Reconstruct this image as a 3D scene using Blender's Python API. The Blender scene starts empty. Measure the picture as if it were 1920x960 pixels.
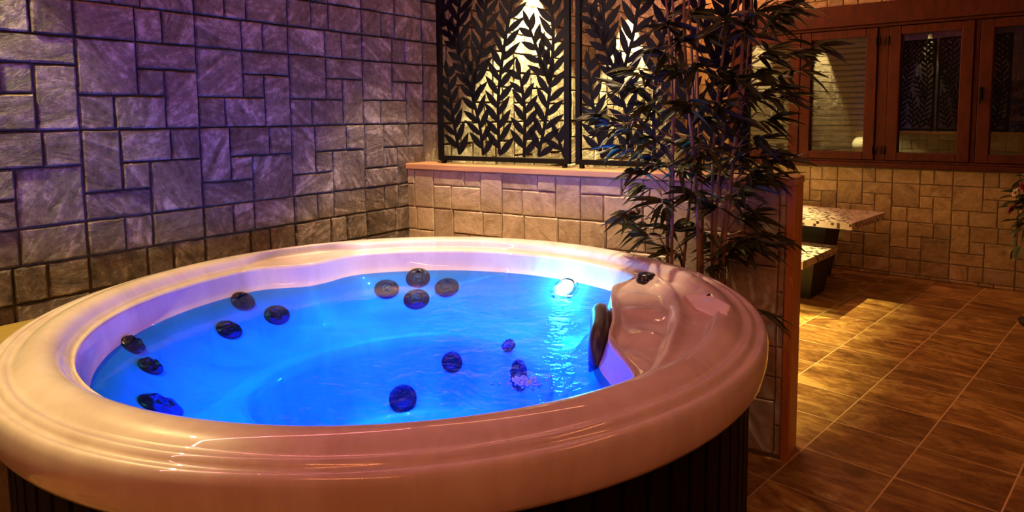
import bpy, bmesh, math, random
from math import sin, cos, pi, radians as R, atan2, hypot, sqrt
from mathutils import Vector, Matrix
from mathutils.bvhtree import BVHTree

random.seed(7)
scene = bpy.context.scene
COL = scene.collection

# ------------------------------------------------------------------ camera
F, YP = 1272.5, 332.2                       # focal length and principal row, 1920x960 frame
YAW, PITCH, ROLL = R(35.594), R(5.091), R(-0.513)
H = 1.4
_f = Vector((-sin(YAW)*cos(PITCH), cos(YAW)*cos(PITCH), -sin(PITCH)))
_r = Vector((cos(YAW), sin(YAW), 0)); _u = _r.cross(_f)
CR = _r*cos(ROLL) + _u*sin(ROLL); CU = -_r*sin(ROLL) + _u*cos(ROLL); CF = _f
EYE = Vector((0, 0, H))
cam = bpy.data.cameras.new('camera'); co = bpy.data.objects.new('camera', cam); COL.objects.link(co)
m = Matrix((CR, CU, -CF)).transposed().to_4x4(); m.translation = EYE
co.matrix_world = m
cam.sensor_width = 36; cam.lens = F/1920*36; cam.shift_y = -(480-YP)/1920; cam.clip_start = .02
scene.camera = co

def ray(px, py): return (CF + CR*((px-960)/F) - CU*((py-YP)/F)).normalized()
def on_z(px, py, z):
    d = ray(px, py); return EYE + d*((z-H)/d.z)

# ------------------------------------------------------------------ materials
def mat(name):
    mt = bpy.data.materials.new(name); mt.use_nodes = True
    nt = mt.node_tree; nt.nodes.clear()
    out = nt.nodes.new('ShaderNodeOutputMaterial')
    return mt, nt, out
class NT:
    def __init__(s, nt): s.nt = nt
    def n(s, t, **kw):
        nd = s.nt.nodes.new(t)
        for k, v in kw.items():
            if k.startswith('i_'):
                key = k[2:]; key = int(key) if key.isdigit() else key.replace('_', ' ')
                nd.inputs[key].default_value = v
            else: setattr(nd, k, v)
        return nd
    def l(s, a, b): s.nt.links.new(a, b)
    def ramp(s, fac, stops):
        nd = s.nt.nodes.new('ShaderNodeValToRGB'); e = nd.color_ramp.elements
        while len(e) < len(stops): e.new(.5)
        for el, (p, c) in zip(e, stops): el.position = p; el.color = (*c, 1)
        s.l(fac, nd.inputs[0]); return nd.outputs[0]
    def coords(s, scale=(1,1,1), rot=(0,0,0), kind='Object'):
        tc = s.n('ShaderNodeTexCoord'); mp = s.n('ShaderNodeMapping')
        mp.inputs['Scale'].default_value = scale; mp.inputs['Rotation'].default_value = rot
        s.l(tc.outputs[kind], mp.inputs['Vector']); return mp.outputs[0]
    def noise(s, vec, scale, detail=5, rough=.6, dist=0):
        nd = s.n('ShaderNodeTexNoise'); nd.inputs['Scale'].default_value = scale
        nd.inputs['Detail'].default_value = detail; nd.inputs['Roughness'].default_value = rough
        nd.inputs['Distortion'].default_value = dist
        s.l(vec, nd.inputs['Vector']); return nd.outputs[0]
    def mul(s, a, b, fac=1.0):
        nd = s.n('ShaderNodeMix', data_type='RGBA', blend_type='MULTIPLY'); nd.inputs[0].default_value = fac
        s.l(a, nd.inputs[6])
        if isinstance(b, tuple): nd.inputs[7].default_value = (*b, 1)
        else: s.l(b, nd.inputs[7])
        return nd.outputs[2]
    def mixc(s, fac, a, b):
        nd = s.n('ShaderNodeMix', data_type='RGBA')
        s.l(fac, nd.inputs[0])
        for v, k in ((a, 6), (b, 7)):
            if isinstance(v, tuple): nd.inputs[k].default_value = (*v, 1)
            else: s.l(v, nd.inputs[k])
        return nd.outputs[2]

def simple(name, col, rough=.5, metal=0, spec=.5, noise=0, nscale=20, coat=0, bump=0):
    mt, nt, out = mat(name); N = NT(nt)
    b = N.n('ShaderNodeBsdfPrincipled'); b.inputs['Roughness'].default_value = rough
    b.inputs['Metallic'].default_value = metal; b.inputs['Specular IOR Level'].default_value = spec
    b.inputs['Coat Weight'].default_value = coat; b.inputs['Coat Roughness'].default_value = .05
    v = N.coords()
    nz = N.noise(v, nscale)
    lo = tuple(c*(1-noise) for c in col); hi = tuple(min(1, c*(1+noise)) for c in col)
    N.l(N.ramp(nz, [(.3, lo), (.7, hi)]), b.inputs['Base Color'])
    if bump:
        bp = N.n('ShaderNodeBump'); bp.inputs['Strength'].default_value = bump; bp.inputs['Distance'].default_value = .01
        N.l(nz, bp.inputs['Height']); N.l(bp.outputs[0], b.inputs['Normal'])
    N.l(b.outputs[0], out.inputs[0]); return mt

def emit(name, col, strength):
    mt, nt, out = mat(name); N = NT(nt)
    e = N.n('ShaderNodeEmission'); e.inputs[0].default_value = (*col, 1); e.inputs[1].default_value = strength
    N.l(e.outputs[0], out.inputs[0]); return mt

def stone(name, dark, mid, light, rough=.55, relief=.6, coarse=1.0, axis='Y_AXIS'):
    mt, nt, out = mat(name); N = NT(nt)
    b = N.n('ShaderNodeBsdfPrincipled'); b.inputs['Roughness'].default_value = rough
    v = N.coords()
    at = N.n('ShaderNodeAttribute'); at.attribute_name = 'tint'
    shift = N.n('ShaderNodeVectorMath', operation='MULTIPLY_ADD')
    N.l(at.outputs['Color'], shift.inputs[0]); shift.inputs[1].default_value = (37, 53, 71); N.l(v, shift.inputs[2])
    st = N.n('ShaderNodeMapping'); st.inputs['Scale'].default_value = (1, .45, 1.6) if axis == 'X_AXIS' else (.5, 1, 1.5)
    sc_ = N.n('ShaderNodeSeparateColor'); N.l(at.outputs['Color'], sc_.inputs[0])
    an = N.n('ShaderNodeMapRange'); an.inputs[3].default_value = -1.3; an.inputs[4].default_value = 1.3; N.l(sc_.outputs[1], an.inputs[0])
    vr_ = N.n('ShaderNodeVectorRotate', rotation_type=axis); N.l(shift.outputs[0], vr_.inputs['Vector']); N.l(an.outputs[0], vr_.inputs['Angle'])
    N.l(vr_.outputs[0], st.inputs['Vector'])
    n1 = N.noise(st.outputs[0], 9*coarse, 8, .68, .8)
    n2 = N.noise(shift.outputs[0], 34*coarse, 6, .7, .3)
    mu = N.n('ShaderNodeMix', data_type='FLOAT'); mu.inputs[0].default_value = .38
    N.l(n1, mu.inputs[2]); N.l(n2, mu.inputs[3])
    base = N.ramp(mu.outputs[0], [(.36, dark), (.51, mid), (.66, light)])
    sep = N.n('ShaderNodeSeparateColor'); N.l(at.outputs['Color'], sep.inputs[0])
    g = N.ramp(sep.outputs[0], [(0, (.62, .6, .58)), (1, (1.0, 1.0, 1.0))])
    base = N.mul(base, g)
    N.l(base, b.inputs['Base Color'])
    bp = N.n('ShaderNodeBump'); bp.inputs['Strength'].default_value = relief; bp.inputs['Distance'].default_value = .032
    N.l(mu.outputs[0], bp.inputs['Height']); N.l(bp.outputs[0], b.inputs['Normal'])
    N.l(b.outputs[0], out.inputs[0]); return mt

M = {}
M['slate'] = stone('slate_wall_tile', (.05, .034, .018), (.22, .175, .135), (.70, .60, .50), .42, 1.0, 1.15, 'X_AXIS')
M['slate_grout'] = simple('slate_grout', (.10, .085, .075), .9, noise=.2)
M['beige'] = stone('beige_wall_tile', (.36, .28, .16), (.57, .46, .29), (.74, .62, .43), .5, .3, .9)
M['gold'] = stone('golden_wall_tile', (.20, .12, .035), (.42, .28, .10), (.60, .44, .22), .5, .3, .9)
M['beige_grout'] = simple('beige_grout', (.20, .16, .11), .9, noise=.2)
M['plaster'] = simple('plaster', (.35, .27, .2), .9, noise=.08)

def wood(name, a, b_, scale=(1, 1, 1), rough=.4, spec=.5):
    mt, nt, out = mat(name); N = NT(nt)
    b = N.n('ShaderNodeBsdfPrincipled'); b.inputs['Roughness'].default_value = rough; b.inputs['Specular IOR Level'].default_value = spec
    v = N.coords(scale)
    n = N.noise(v, 22, 5, .6, .6)
    N.l(N.ramp(n, [(.32, a), (.66, b_)]), b.inputs['Base Color'])
    bp = N.n('ShaderNodeBump'); bp.inputs['Strength'].default_value = .15; bp.inputs['Distance'].default_value = .004
    N.l(n, bp.inputs['Height']); N.l(bp.outputs[0], b.inputs['Normal'])
    N.l(b.outputs[0], out.inputs[0]); return mt
M['oak_v'] = wood('oak_upright', (.42, .15, .03), (.62, .25, .05), (3, 3, .12))
M['oak_h'] = wood('oak_cap', (.50, .25, .10), (.68, .37, .16), (.12, 3, 3))
M['frame'] = wood('stained_window_wood', (.045, .007, .001), (.085, .014, .002), (1, 1, .3), .55, .2)
M['skirt'] = wood('dark_skirt_slats', (.004, .0018, .0012), (.008, .0035, .002), (6, 6, .2), .6, .1)
M['ledge'] = wood('ledge_board', (.26, .18, .035), (.36, .25, .06), (3, .2, 3), .45)
M['black_metal'] = simple('black_metal', (.004, .0035, .003), .6, .0, .15)
M['black_plastic'] = simple('black_plastic', (.014, .014, .018), .18, 0, .6)
M['jet_plastic'] = simple('dark_jet_plastic', (.003, .003, .004), .3, 0, .3)
M['chrome'] = simple('chrome', (.55, .56, .58), .12, 1)
M['pillow'] = simple('dark_pillow', (.03, .022, .025), .35, 0, .5)
M['panel'] = simple('pale_panel', (.92, .78, .70), .15, 0, .5)
M['screen_white'] = simple('panel_display', (.8, .85, .95), .15)
M['dark_base'] = simple('dark_bench_base', (.012, .010, .009), .5)
M['shutter'] = simple('shutter_slat', (.30, .25, .12), .6, noise=.1)
M['night'] = simple('night_void', (.004, .004, .004), .9)
M['leaf'] = simple('bamboo_leaf', (.042, .052, .012), .42, 0, .35, noise=.5, nscale=7)
M['cane'] = simple('bamboo_cane', (.30, .17, .075), .5, noise=.35, nscale=14)
M['pot'] = simple('dark_pot', (.03, .022, .018), .5)
M['soil'] = simple('soil', (.03, .02, .012), .95, noise=.4, nscale=60, bump=.6)
M['red'] = simple('red_petal', (.16, .004, .006), .5, noise=.4)
M['cream'] = simple('cream_petal', (.5, .42, .25), .6, noise=.3)
M['globe'] = simple('white_globe', (.9, .85, .7), .35)
mt, nt, out = mat('bubble'); N = NT(nt)
d_ = N.n('ShaderNodeBsdfDiffuse'); d_.inputs[0].default_value = (.8, 1, 1, 1); t_ = N.n('ShaderNodeBsdfTranslucent'); t_.inputs[0].default_value = (.7, 1, 1, 1)
x_ = N.n('ShaderNodeMixShader'); N.l(d_.outputs[0], x_.inputs[1]); N.l(t_.outputs[0], x_.inputs[2]); N.l(x_.outputs[0], out.inputs[0]); M['foam'] = mt

def mk_shell():
    mt, nt, out = mat('pearl_acrylic'); N = NT(nt)
    b = N.n('ShaderNodeBsdfPrincipled'); b.inputs['Roughness'].default_value = .34; b.inputs['Specular IOR Level'].default_value = .3
    b.inputs['Coat Weight'].default_value = .9; b.inputs['Coat Roughness'].default_value = .015
    v = N.coords((1, 1, .25))
    n = N.noise(v, 4.5, 5, .6, 1.6)
    N.l(N.ramp(n, [(.3, (.58, .45, .34)), (.55, (.70, .58, .46)), (.72, (.75, .64, .52))]), b.inputs['Base Color'])
    N.l(b.outputs[0], out.inputs[0]); return mt
M['shell'] = mk_shell()

def mk_water():
    mt, nt, out = mat('pool_water'); N = NT(nt)
    v = N.coords()
    big = N.noise(v, 9, 3, .5, .8); fine = N.noise(v, 42, 3, .6, .6)
    # the jets stir the water on the console side, the far left stays calm
    sp = N.n('ShaderNodeSeparateXYZ'); N.l(v, sp.inputs[0])
    mr = N.n('ShaderNodeMapRange'); mr.inputs[1].default_value = -.35; mr.inputs[2].default_value = .35
    mr.inputs[3].default_value = .04; mr.inputs[4].default_value = .55
    N.l(sp.outputs[0], mr.inputs[0])
    ad = N.n('ShaderNodeMath', operation='MULTIPLY_ADD'); N.l(fine, ad.inputs[0]); ad.inputs[1].default_value = .35; N.l(big, ad.inputs[2])
    bp = N.n('ShaderNodeBump'); bp.inputs['Distance'].default_value = .02
    N.l(mr.outputs[0], bp.inputs['Strength']); N.l(ad.outputs[0], bp.inputs['Height'])
    lw = N.n('ShaderNodeLayerWeight'); N.l(bp.outputs[0], lw.inputs['Normal'])
    pw = N.n('ShaderNodeMath', operation='POWER'); N.l(lw.outputs['Facing'], pw.inputs[0]); pw.inputs[1].default_value = 5
    fa = N.n('ShaderNodeMath', operation='MULTIPLY_ADD'); N.l(pw.outputs[0], fa.inputs[0]); fa.inputs[1].default_value = .38; fa.inputs[2].default_value = .012
    gl = N.n('ShaderNodeBsdfGlossy'); gl.inputs['Roughness'].default_value = .02; N.l(bp.outputs[0], gl.inputs['Normal'])
    tr = N.n('ShaderNodeBsdfTransparent'); tr.inputs[0].default_value = (.07, .50, 1, 1)
    mx = N.n('ShaderNodeMixShader'); N.l(fa.outputs[0], mx.inputs[0]); N.l(tr.outputs[0], mx.inputs[1]); N.l(gl.outputs[0], mx.inputs[2])
    N.l(mx.outputs[0], out.inputs[0]); return mt
M['water'] = mk_water()

def mk_glass():
    mt, nt, out = mat('window_glass'); N = NT(nt)
    lw = N.n('ShaderNodeFresnel'); lw.inputs['IOR'].default_value = 1.5
    fa = N.n('ShaderNodeMath', operation='MULTIPLY_ADD'); N.l(lw.outputs[0], fa.inputs[0]); fa.inputs[1].default_value = 3.4; fa.inputs[2].default_value = .0
    gl = N.n('ShaderNodeBsdfGlossy'); gl.inputs['Roughness'].default_value = .0
    tr = N.n('ShaderNodeBsdfTransparent')
    mx = N.n('ShaderNodeMixShader'); N.l(fa.outputs[0], mx.inputs[0]); N.l(tr.outputs[0], mx.inputs[1]); N.l(gl.outputs[0], mx.inputs[2])
    N.l(mx.outputs[0], out.inputs[0]); return mt
M['glass'] = mk_glass()

def mk_floor():
    mt, nt, out = mat('slate_floor_tile'); N = NT(nt)
    b = N.n('ShaderNodeBsdfPrincipled'); b.inputs['Specular IOR Level'].default_value = .3
    tc = N.n('ShaderNodeTexCoord'); v = tc.outputs['Object']
    br = N.n('ShaderNodeTexBrick'); br.offset = 0; br.squash = 1
    br.inputs['Scale'].default_value = 1; br.inputs['Brick Width'].default_value = .341; br.inputs['Row Height'].default_value = .345
    br.inputs['Mortar Size'].default_value = .0035; br.inputs['Mortar Smooth'].default_value = .3; br.inputs['Bias'].default_value = 0
    br.inputs['Color1'].default_value = (.0, .0, .0, 1); br.inputs['Color2'].default_value = (1, 1, 1, 1); br.inputs['Mortar'].default_value = (.5, .5, .5, 1)
    N.l(v, br.inputs['Vector'])
    sh = N.n('ShaderNodeVectorMath', operation='MULTIPLY_ADD'); N.l(br.outputs['Color'], sh.inputs[0]); sh.inputs[1].default_value = (13, 27, 0); N.l(v, sh.inputs[2])
    st = N.n('ShaderNodeMapping'); st.inputs['Scale'].default_value = (.75, 1.5, 1); N.l(sh.outputs[0], st.inputs['Vector'])
    n1 = N.noise(st.outputs[0], 3.6, 8, .68, 1.4); n2 = N.noise(st.outputs[0], 22, 6, .7, .5)
    mu = N.n('ShaderNodeMix', data_type='FLOAT'); mu.inputs[0].default_value = .3; N.l(n1, mu.inputs[2]); N.l(n2, mu.inputs[3])
    base = N.ramp(mu.outputs[0], [(.36, (.10, .034, .006)), (.5, (.29, .135, .030)), (.62, (.56, .34, .095))])
    g = N.ramp(br.outputs['Color'], [(0, (.72, .68, .66)), (1, (1.05, 1.05, 1.0))])
    base = N.mul(base, g)
    base = N.mixc(br.outputs['Fac'], base, (.60, .40, .18))
    N.l(base, b.inputs['Base Color'])
    rr = N.n('ShaderNodeMapRange'); rr.inputs[3].default_value = .32; rr.inputs[4].default_value = .55; N.l(n2, rr.inputs[0]); N.l(rr.outputs[0], b.inputs['Roughness'])
    sm = N.n('ShaderNodeMath', operation='MULTIPLY_ADD'); N.l(br.outputs['Fac'], sm.inputs[0]); sm.inputs[1].default_value = -.6; N.l(mu.outputs[0], sm.inputs[2])
    bp = N.n('ShaderNodeBump'); bp.inputs['Strength'].default_value = .35; bp.inputs['Distance'].default_value = .006
    N.l(sm.outputs[0], bp.inputs['Height']); N.l(bp.outputs[0], b.inputs['Normal'])
    N.l(b.outputs[0], out.inputs[0]); return mt
M['floor'] = mk_floor()

def mk_mosaic():
    mt, nt, out = mat('mosaic_top'); N = NT(nt)
    b = N.n('ShaderNodeBsdfPrincipled'); b.inputs['Roughness'].default_value = .3
    tc = N.n('ShaderNodeTexCoord'); v = tc.outputs['Object']
    sn = N.n('ShaderNodeVectorMath', operation='SNAP'); sn.inputs[1].default_value = (.022, .022, .022); N.l(v, sn.inputs[0])
    wn = N.n('ShaderNodeTexWhiteNoise'); N.l(sn.outputs[0], wn.inputs['Vector'])
    c = N.ramp(wn.outputs['Value'], [(0, (.05, .02, .015)), (.24, (.10, .04, .03)), (.27, (.62, .50, .40)), (1, (.80, .70, .58))])
    for e in c.node.color_ramp.elements: pass
    c.node.color_ramp.interpolation = 'CONSTANT'
    N.l(c, b.inputs['Base Color']); N.l(b.outputs[0], out.inputs[0]); return mt
M['mosaic'] = mk_mosaic()

# ------------------------------------------------------------------ object helpers
def tag(o, label=None, cat=None, group=None, kind=None):
    if label: o['label'] = label
    if cat: o['category'] = cat
    if group: o['group'] = group
    if kind: o['kind'] = kind
    return o
def empty(name, loc=(0, 0, 0), rz=0, **kw):
    o = bpy.data.objects.new(name, None); COL.objects.link(o); o.location = loc; o.rotation_euler = (0, 0, rz)
    o.empty_display_size = .1
    return tag(o, **kw)
def obj(name, bm, material, parent=None, smooth=False, loc=None, rot=None, **kw):
    me = bpy.data.meshes.new(name); bm.normal_update(); bm.to_mesh(me); bm.free()
    mats = material if isinstance(material, (list, tuple)) else [material]
    for k in mats: me.materials.append(k)
    if smooth:
        for p in me.polygons: p.use_smooth = True
    o = bpy.data.objects.new(name, me); COL.objects.link(o)
    if parent: o.parent = parent
    if loc: o.location = loc
    if rot: o.rotation_euler = rot
    return tag(o, **kw)
def auto_smooth(o, ang=35):
    me = o.data
    bm = bmesh.new(); bm.from_mesh(me)
    for f in bm.faces: f.smooth = True
    for e in bm.edges:
        if len(e.link_faces) == 2 and e.calc_face_angle(0) > R(ang): e.smooth = False
    bm.to_mesh(me); bm.free()
def box(bm, a, b, bevel=0, mi=0, mtx=None):
    x0, y0, z0 = (min(p, q) for p, q in zip(a, b)); x1, y1, z1 = (max(p, q) for p, q in zip(a, b))
    vs = [bm.verts.new(p) for p in ((x0,y0,z0),(x1,y0,z0),(x1,y1,z0),(x0,y1,z0),(x0,y0,z1),(x1,y0,z1),(x1,y1,z1),(x0,y1,z1))]
    fs = [bm.faces.new([vs[i] for i in q]) for q in ((3,2,1,0),(4,5,6,7),(0,1,5,4),(1,2,6,5),(2,3,7,6),(3,0,4,7))]
    for f in fs: f.material_index = mi
    if mtx:
        for v in vs: v.co = mtx @ v.co
    if bevel:
        es = list({e for f in fs for e in f.edges})
        r = bmesh.ops.bevel(bm, geom=es, offset=bevel, segments=2, profile=.5, affect='EDGES')
        for f in r['faces']: f.material_index = mi
def tube(bm, pts, rad, seg=8, mi=0, cap=True):
    pts = [Vector(p) for p in pts]; n = len(pts)
    rads = rad if isinstance(rad, (list, tuple)) else [rad]*n
    rings = []
    up = Vector((0, 0, 1))
    for i, p in enumerate(pts):
        t = (pts[min(i+1, n-1)] - pts[max(i-1, 0)]).normalized()
        a = t.cross(up if abs(t.z) < .95 else Vector((1, 0, 0))).normalized(); b = t.cross(a)
        rings.append([bm.verts.new(p + (a*cos(2*pi*k/seg) + b*sin(2*pi*k/seg))*rads[i]) for k in range(seg)])
    for i in range(n-1):
        for k in range(seg):
            f = bm.faces.new((rings[i][k], rings[i][(k+1) % seg], rings[i+1][(k+1) % seg], rings[i+1][k])); f.material_index = mi; f.smooth = True
    if cap:
        for rg in (rings[0][::-1], rings[-1]):
            f = bm.faces.new(rg); f.material_index = mi
def lathe(bm, prof, seg=32, mi=0, mtx=None):
    rings = []
    for r, z in prof:
        if r < 1e-6: rings.append([bm.verts.new((0, 0, z))])
        else: rings.append([bm.verts.new((r*cos(2*pi*k/seg), r*sin(2*pi*k/seg), z)) for k in range(seg)])
    for a, b in zip(rings, rings[1:]):
        for k in range(seg):
            q = [a[k % len(a)], a[(k+1) % len(a)], b[(k+1) % len(b)], b[k % len(b)]]
            q = [v for i, v in enumerate(q) if v not in q[:i]]
            if len(q) > 2:
                f = bm.faces.new(q); f.material_index = mi; f.smooth = True
    if mtx:
        for rg in rings:
            for v in rg: v.co = mtx @ v.co
def frame_mtx(origin, xd, yd, zd):
    m = Matrix((xd, yd, zd)).transposed().to_4x4(); m.translation = origin; return m

# ------------------------------------------------------------------ tiled walls
PW, PH = .4385, .45
PAT = [(0,.47,0,.28), (.47,.70,0,.28), (.70,1,0,.28), (0,.47,.28,.725), (.47,1,.28,.5), (.47,.70,.5,.725),
       (.70,1,.5,1), (0,.27,.725,1), (.27,.70,.725,1)]          # u0,u1,v0,v1, v measured down
def tiles(bm, mtx, u0, u1, z0, z1, uref, zref, gap=.005, height=.010, jit=.0022, mi=0, clips=(), flip=0):
    """stone blocks in a repeating panel on the plane (u, z); mtx maps (u, out, z)."""
    lay = bm.loops.layers.float_color.get('tint') or bm.loops.layers.float_color.new('tint')
    i0 = int(math.floor((u0-uref)/PW)); i1 = int(math.ceil((u1-uref)/PW))
    j0 = int(math.floor((z0-zref)/PH)); j1 = int(math.ceil((z1-zref)/PH))
    for i in range(i0, i1):
        for j in range(j0, j1):
            for (a, b, c, d) in PAT:
                if (j+flip) % 2: a, b, c, d = 1-b, 1-a, 1-d, 1-c
                x0, x1 = uref+(i+a)*PW, uref+(i+b)*PW
                y1, y0 = zref+(j+1-c)*PH, zref+(j+1-d)*PH
                rects = [(max(x0, u0), min(x1, u1), max(y0, z0), min(y1, z1))]
                for (cx0, cx1, cy0, cy1) in clips:
                    nr = []
                    for (p, q, r, s) in rects:
                        if q <= cx0 or p >= cx1 or s <= cy0 or r >= cy1: nr.append((p, q, r, s)); continue
                        if p < cx0: nr.append((p, cx0, r, s))
                        if q > cx1: nr.append((cx1, q, r, s))
                        pm, qm = max(p, cx0), min(q, cx1)
                        if r < cy0: nr.append((pm, qm, r, cy0))
                        if s > cy1: nr.append((pm, qm, cy1, s))
                    rects = nr
                for (p, q, r, s) in rects:
                    if q-p < .018 or s-r < .018: continue
                    g = gap/2; h = height*random.uniform(.75, 1.25)
                    tv = (random.random(), random.random(), random.random(), 1)
                    J = lambda k=jit: random.uniform(-k, k)
                    def ring(ins, out, n=4):
                        pts = []
                        cs = [(p+ins, r+ins), (q-ins, r+ins), (q-ins, s-ins), (p+ins, s-ins)]
                        for k in range(4):
                            A, B = cs[k], cs[(k+1) % 4]
                            for t in range(n):
                                w = t/n; pts.append((A[0]+(B[0]-A[0])*w, A[1]+(B[1]-A[1])*w))
                        return [bm.verts.new(mtx @ Vector((x+J()*(out > .001), out, y+J()*(out > .001)))) for x, y in pts]
                    R0 = ring(g, 0); R1 = ring(g+.001, h*.6); R2 = ring(g+.006, h)
                    fs = []
                    for A, B in ((R0, R1), (R1, R2)):
                        for k in range(16): fs.append(bm.faces.new((A[k], A[(k+1) % 16], B[(k+1) % 16], B[k])))
                    fs.append(bm.faces.new(R2))
                    for f in fs:
                        f.material_index = mi
                        for lp in f.loops: lp[lay] = tv

WX = -2.626
YB0 = Vector((-1.211, 6.635, 0)); AB = R(-4.113)             # back wall line
TB = Vector((cos(AB), sin(AB), 0)); NB = Vector((sin(AB), -cos(AB), 0))   # along, towards the room
UL = (WX - YB0.x)/TB.x                                       # back wall corner with the left wall
ROOM_R = 2.2; UR = (ROOM_R - YB0.x)/TB.x; YF = -2.6
CEIL = 3.05
YC = YB0.y + UL*TB.y

# left wall
bm = bmesh.new(); bm.loops.layers.float_color.new('tint')
box(bm, (WX-.15, YF-.15, 0), (WX-.008, YC+.2, CEIL), mi=1)
mtx = frame_mtx(Vector((WX-.008, 0, 0)), Vector((0, 1, 0)), Vector((1, 0, 0)), Vector((0, 0, 1)))
tiles(bm, mtx, YF, YC, 0, CEIL, 1.063-3*PW, .917-2*PH, gap=.006, height=.014, flip=1)
obj('wall_left', bm, [M['slate'], M['slate_grout']], kind='structure')

# back wall, with an opening for the band of windows
WZ0, WZ1, WU0, WU1 = .945, 2.34, -.95, 2.35
bm = bmesh.new(); bm.loops.layers.float_color.new('tint')
mtx = frame_mtx(YB0 - NB*.008, TB, NB, Vector((0, 0, 1)))
for a, b, c, d in ((UL-.3, UR+.2, 0, WZ0), (UL-.3, UR+.2, WZ1, CEIL), (UL-.3, WU0, WZ0, WZ1), (WU1, UR+.2, WZ0, WZ1)):
    box(bm, (a, -.22, c), (b, 0, d), mi=1, mtx=mtx)
tiles(bm, mtx, UL, UR, 0, CEIL, .0575-4*PW, .93-3*PH, gap=.005, height=.009, clips=((WU0, WU1, WZ0, WZ1),), flip=0)
obj('wall_back', bm, [M['gold'], M['beige_grout']], kind='structure')

bm = bmesh.new(); box(bm, (ROOM_R, YF-.15, 0), (ROOM_R+.15, 7, CEIL)); obj('wall_right', bm, M['plaster'], kind='structure')
bm = bmesh.new(); bm.loops.layers.float_color.new('tint')
box(bm, (WX-.15, YF-.15, 0), (ROOM_R+.15, YF-.008, CEIL), mi=1)
mtx = frame_mtx(Vector((0, YF-.008, 0)), Vector((1, 0, 0)), Vector((0, 1, 0)), Vector((0, 0, 1)))
tiles(bm, mtx, WX, ROOM_R, 0, CEIL, 0, .02, gap=.005, height=.009)
obj('wall_front', bm, [M['beige'], M['beige_grout']], kind='structure')
bm = bmesh.new(); box(bm, (WX-.15, YF-.15, CEIL), (ROOM_R+.15, 7.1, CEIL+.1)); obj('ceiling', bm, M['plaster'], kind='structure')

# floor: local grid origin on a tile corner
AF = R(-9.122)
fx, fy = Vector((cos(AF), sin(AF), 0)), Vector((-sin(AF), cos(AF), 0))
org = fx*(-1.064) + fy*2.809
bm = bmesh.new()
inv = frame_mtx(org, fx, fy, Vector((0, 0, 1))).inverted()
cs = [(WX-.15, YF-.15), (ROOM_R+.15, YF-.15), (ROOM_R+.15, 7.1), (WX-.15, 7.1)]
top = [bm.verts.new(inv @ Vector((x, y, 0))) for x, y in cs]; bot = [bm.verts.new(inv @ Vector((x, y, -.1))) for x, y in cs]
bm.faces.new(top); bm.faces.new(bot[::-1])
for k in range(4): bm.faces.new((top[(k+1) % 4], top[k], bot[k], bot[(k+1) % 4]))
obj('floor', bm, M['floor'], loc=org, rot=(0, 0, AF), kind='structure')

# ------------------------------------------------------------------ low partition wall
PL = Vector((-.64, 2.777, 0)); AL = R(2.879)
TL = Vector((cos(AL), sin(AL), 0)); NL = Vector((-sin(AL), cos(AL), 0))   # along, away from the tub
LW = frame_mtx(PL, TL, NL, Vector((0, 0, 1)))
U0 = (WX - PL.x)/TL.x
TH = .164; LH = 1.122
bm = bmesh.new(); bm.loops.layers.float_color.new('tint')
box(bm, (U0-.0, .008, 0), (-.022, TH-.008, LH), mi=1, mtx=LW)
uref = -1.365 - 3*PW
front = LW @ frame_mtx(Vector((0, .008, 0)), Vector((1, 0, 0)), Vector((0, -1, 0)), Vector((0, 0, 1)))
tiles(bm, front, U0+.002, -.022, 0, LH, uref, .917-2*PH, gap=.004, height=.008)
back = LW @ frame_mtx(Vector((0, TH-.008, 0)), Vector((1, 0, 0)), Vector((0, 1, 0)), Vector((0, 0, 1)))
tiles(bm, back, U0+.002, -.022, 0, LH, uref, .917-2*PH, gap=.004, height=.008)
obj('wall_partition', bm, [M['beige'], M['beige_grout']], kind='structure')
bm = bmesh.new(); box(bm, (U0+.002, -.012, LH), (.012, TH+.012, 1.152), bevel=.004)
o = obj('trim_1', bm, M['oak_h'], kind='structure'); o.matrix_world = LW
bm = bmesh.new(); box(bm, (-.022, -.004, 0), (.010, TH+.004, LH), bevel=.003)
o = obj('trim_2', bm, M['oak_v'], kind='structure'); o.matrix_world = LW

# ------------------------------------------------------------------ cut-metal leaf screens on the partition
STEMS = [
 ([(185,895),(150,700),(125,520),(116,440)], 1), ([(330,895),(310,720),(275,580),(240,450),(195,330),(150,220),(108,120)], 1),
 ([(272,570),(285,440),(320,300),(345,150),(362,0),(370,-150),(362,-330),(350,-430)], 0),
 ([(425,895),(420,600),(440,400),(470,220),(500,60),(515,-120),(520,-330),(518,-430)], 0),
 ([(565,890),(570,650),(557,520),(545,450)], 1), ([(640,895),(690,650),(713,450),(725,250),(712,80),(700,-100),(690,-330),(690,-430)], 0),
 ([(704,500),(662,380),(632,290),(600,200)], 1), ([(192,320),(185,150),(200,0),(205,-150),(190,-330),(190,-430)], 0),
 ([(75,150),(100,0),(110,-160),(100,-330)], 1), ([(785,890),(752,800)], 1),
 ([(608,-30),(595,-200),(605,-400)], 0), ([(440,-20),(432,-200),(440,-400)], 0), ([(780,10),(770,-180),(780,-380)], 0)]
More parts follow.
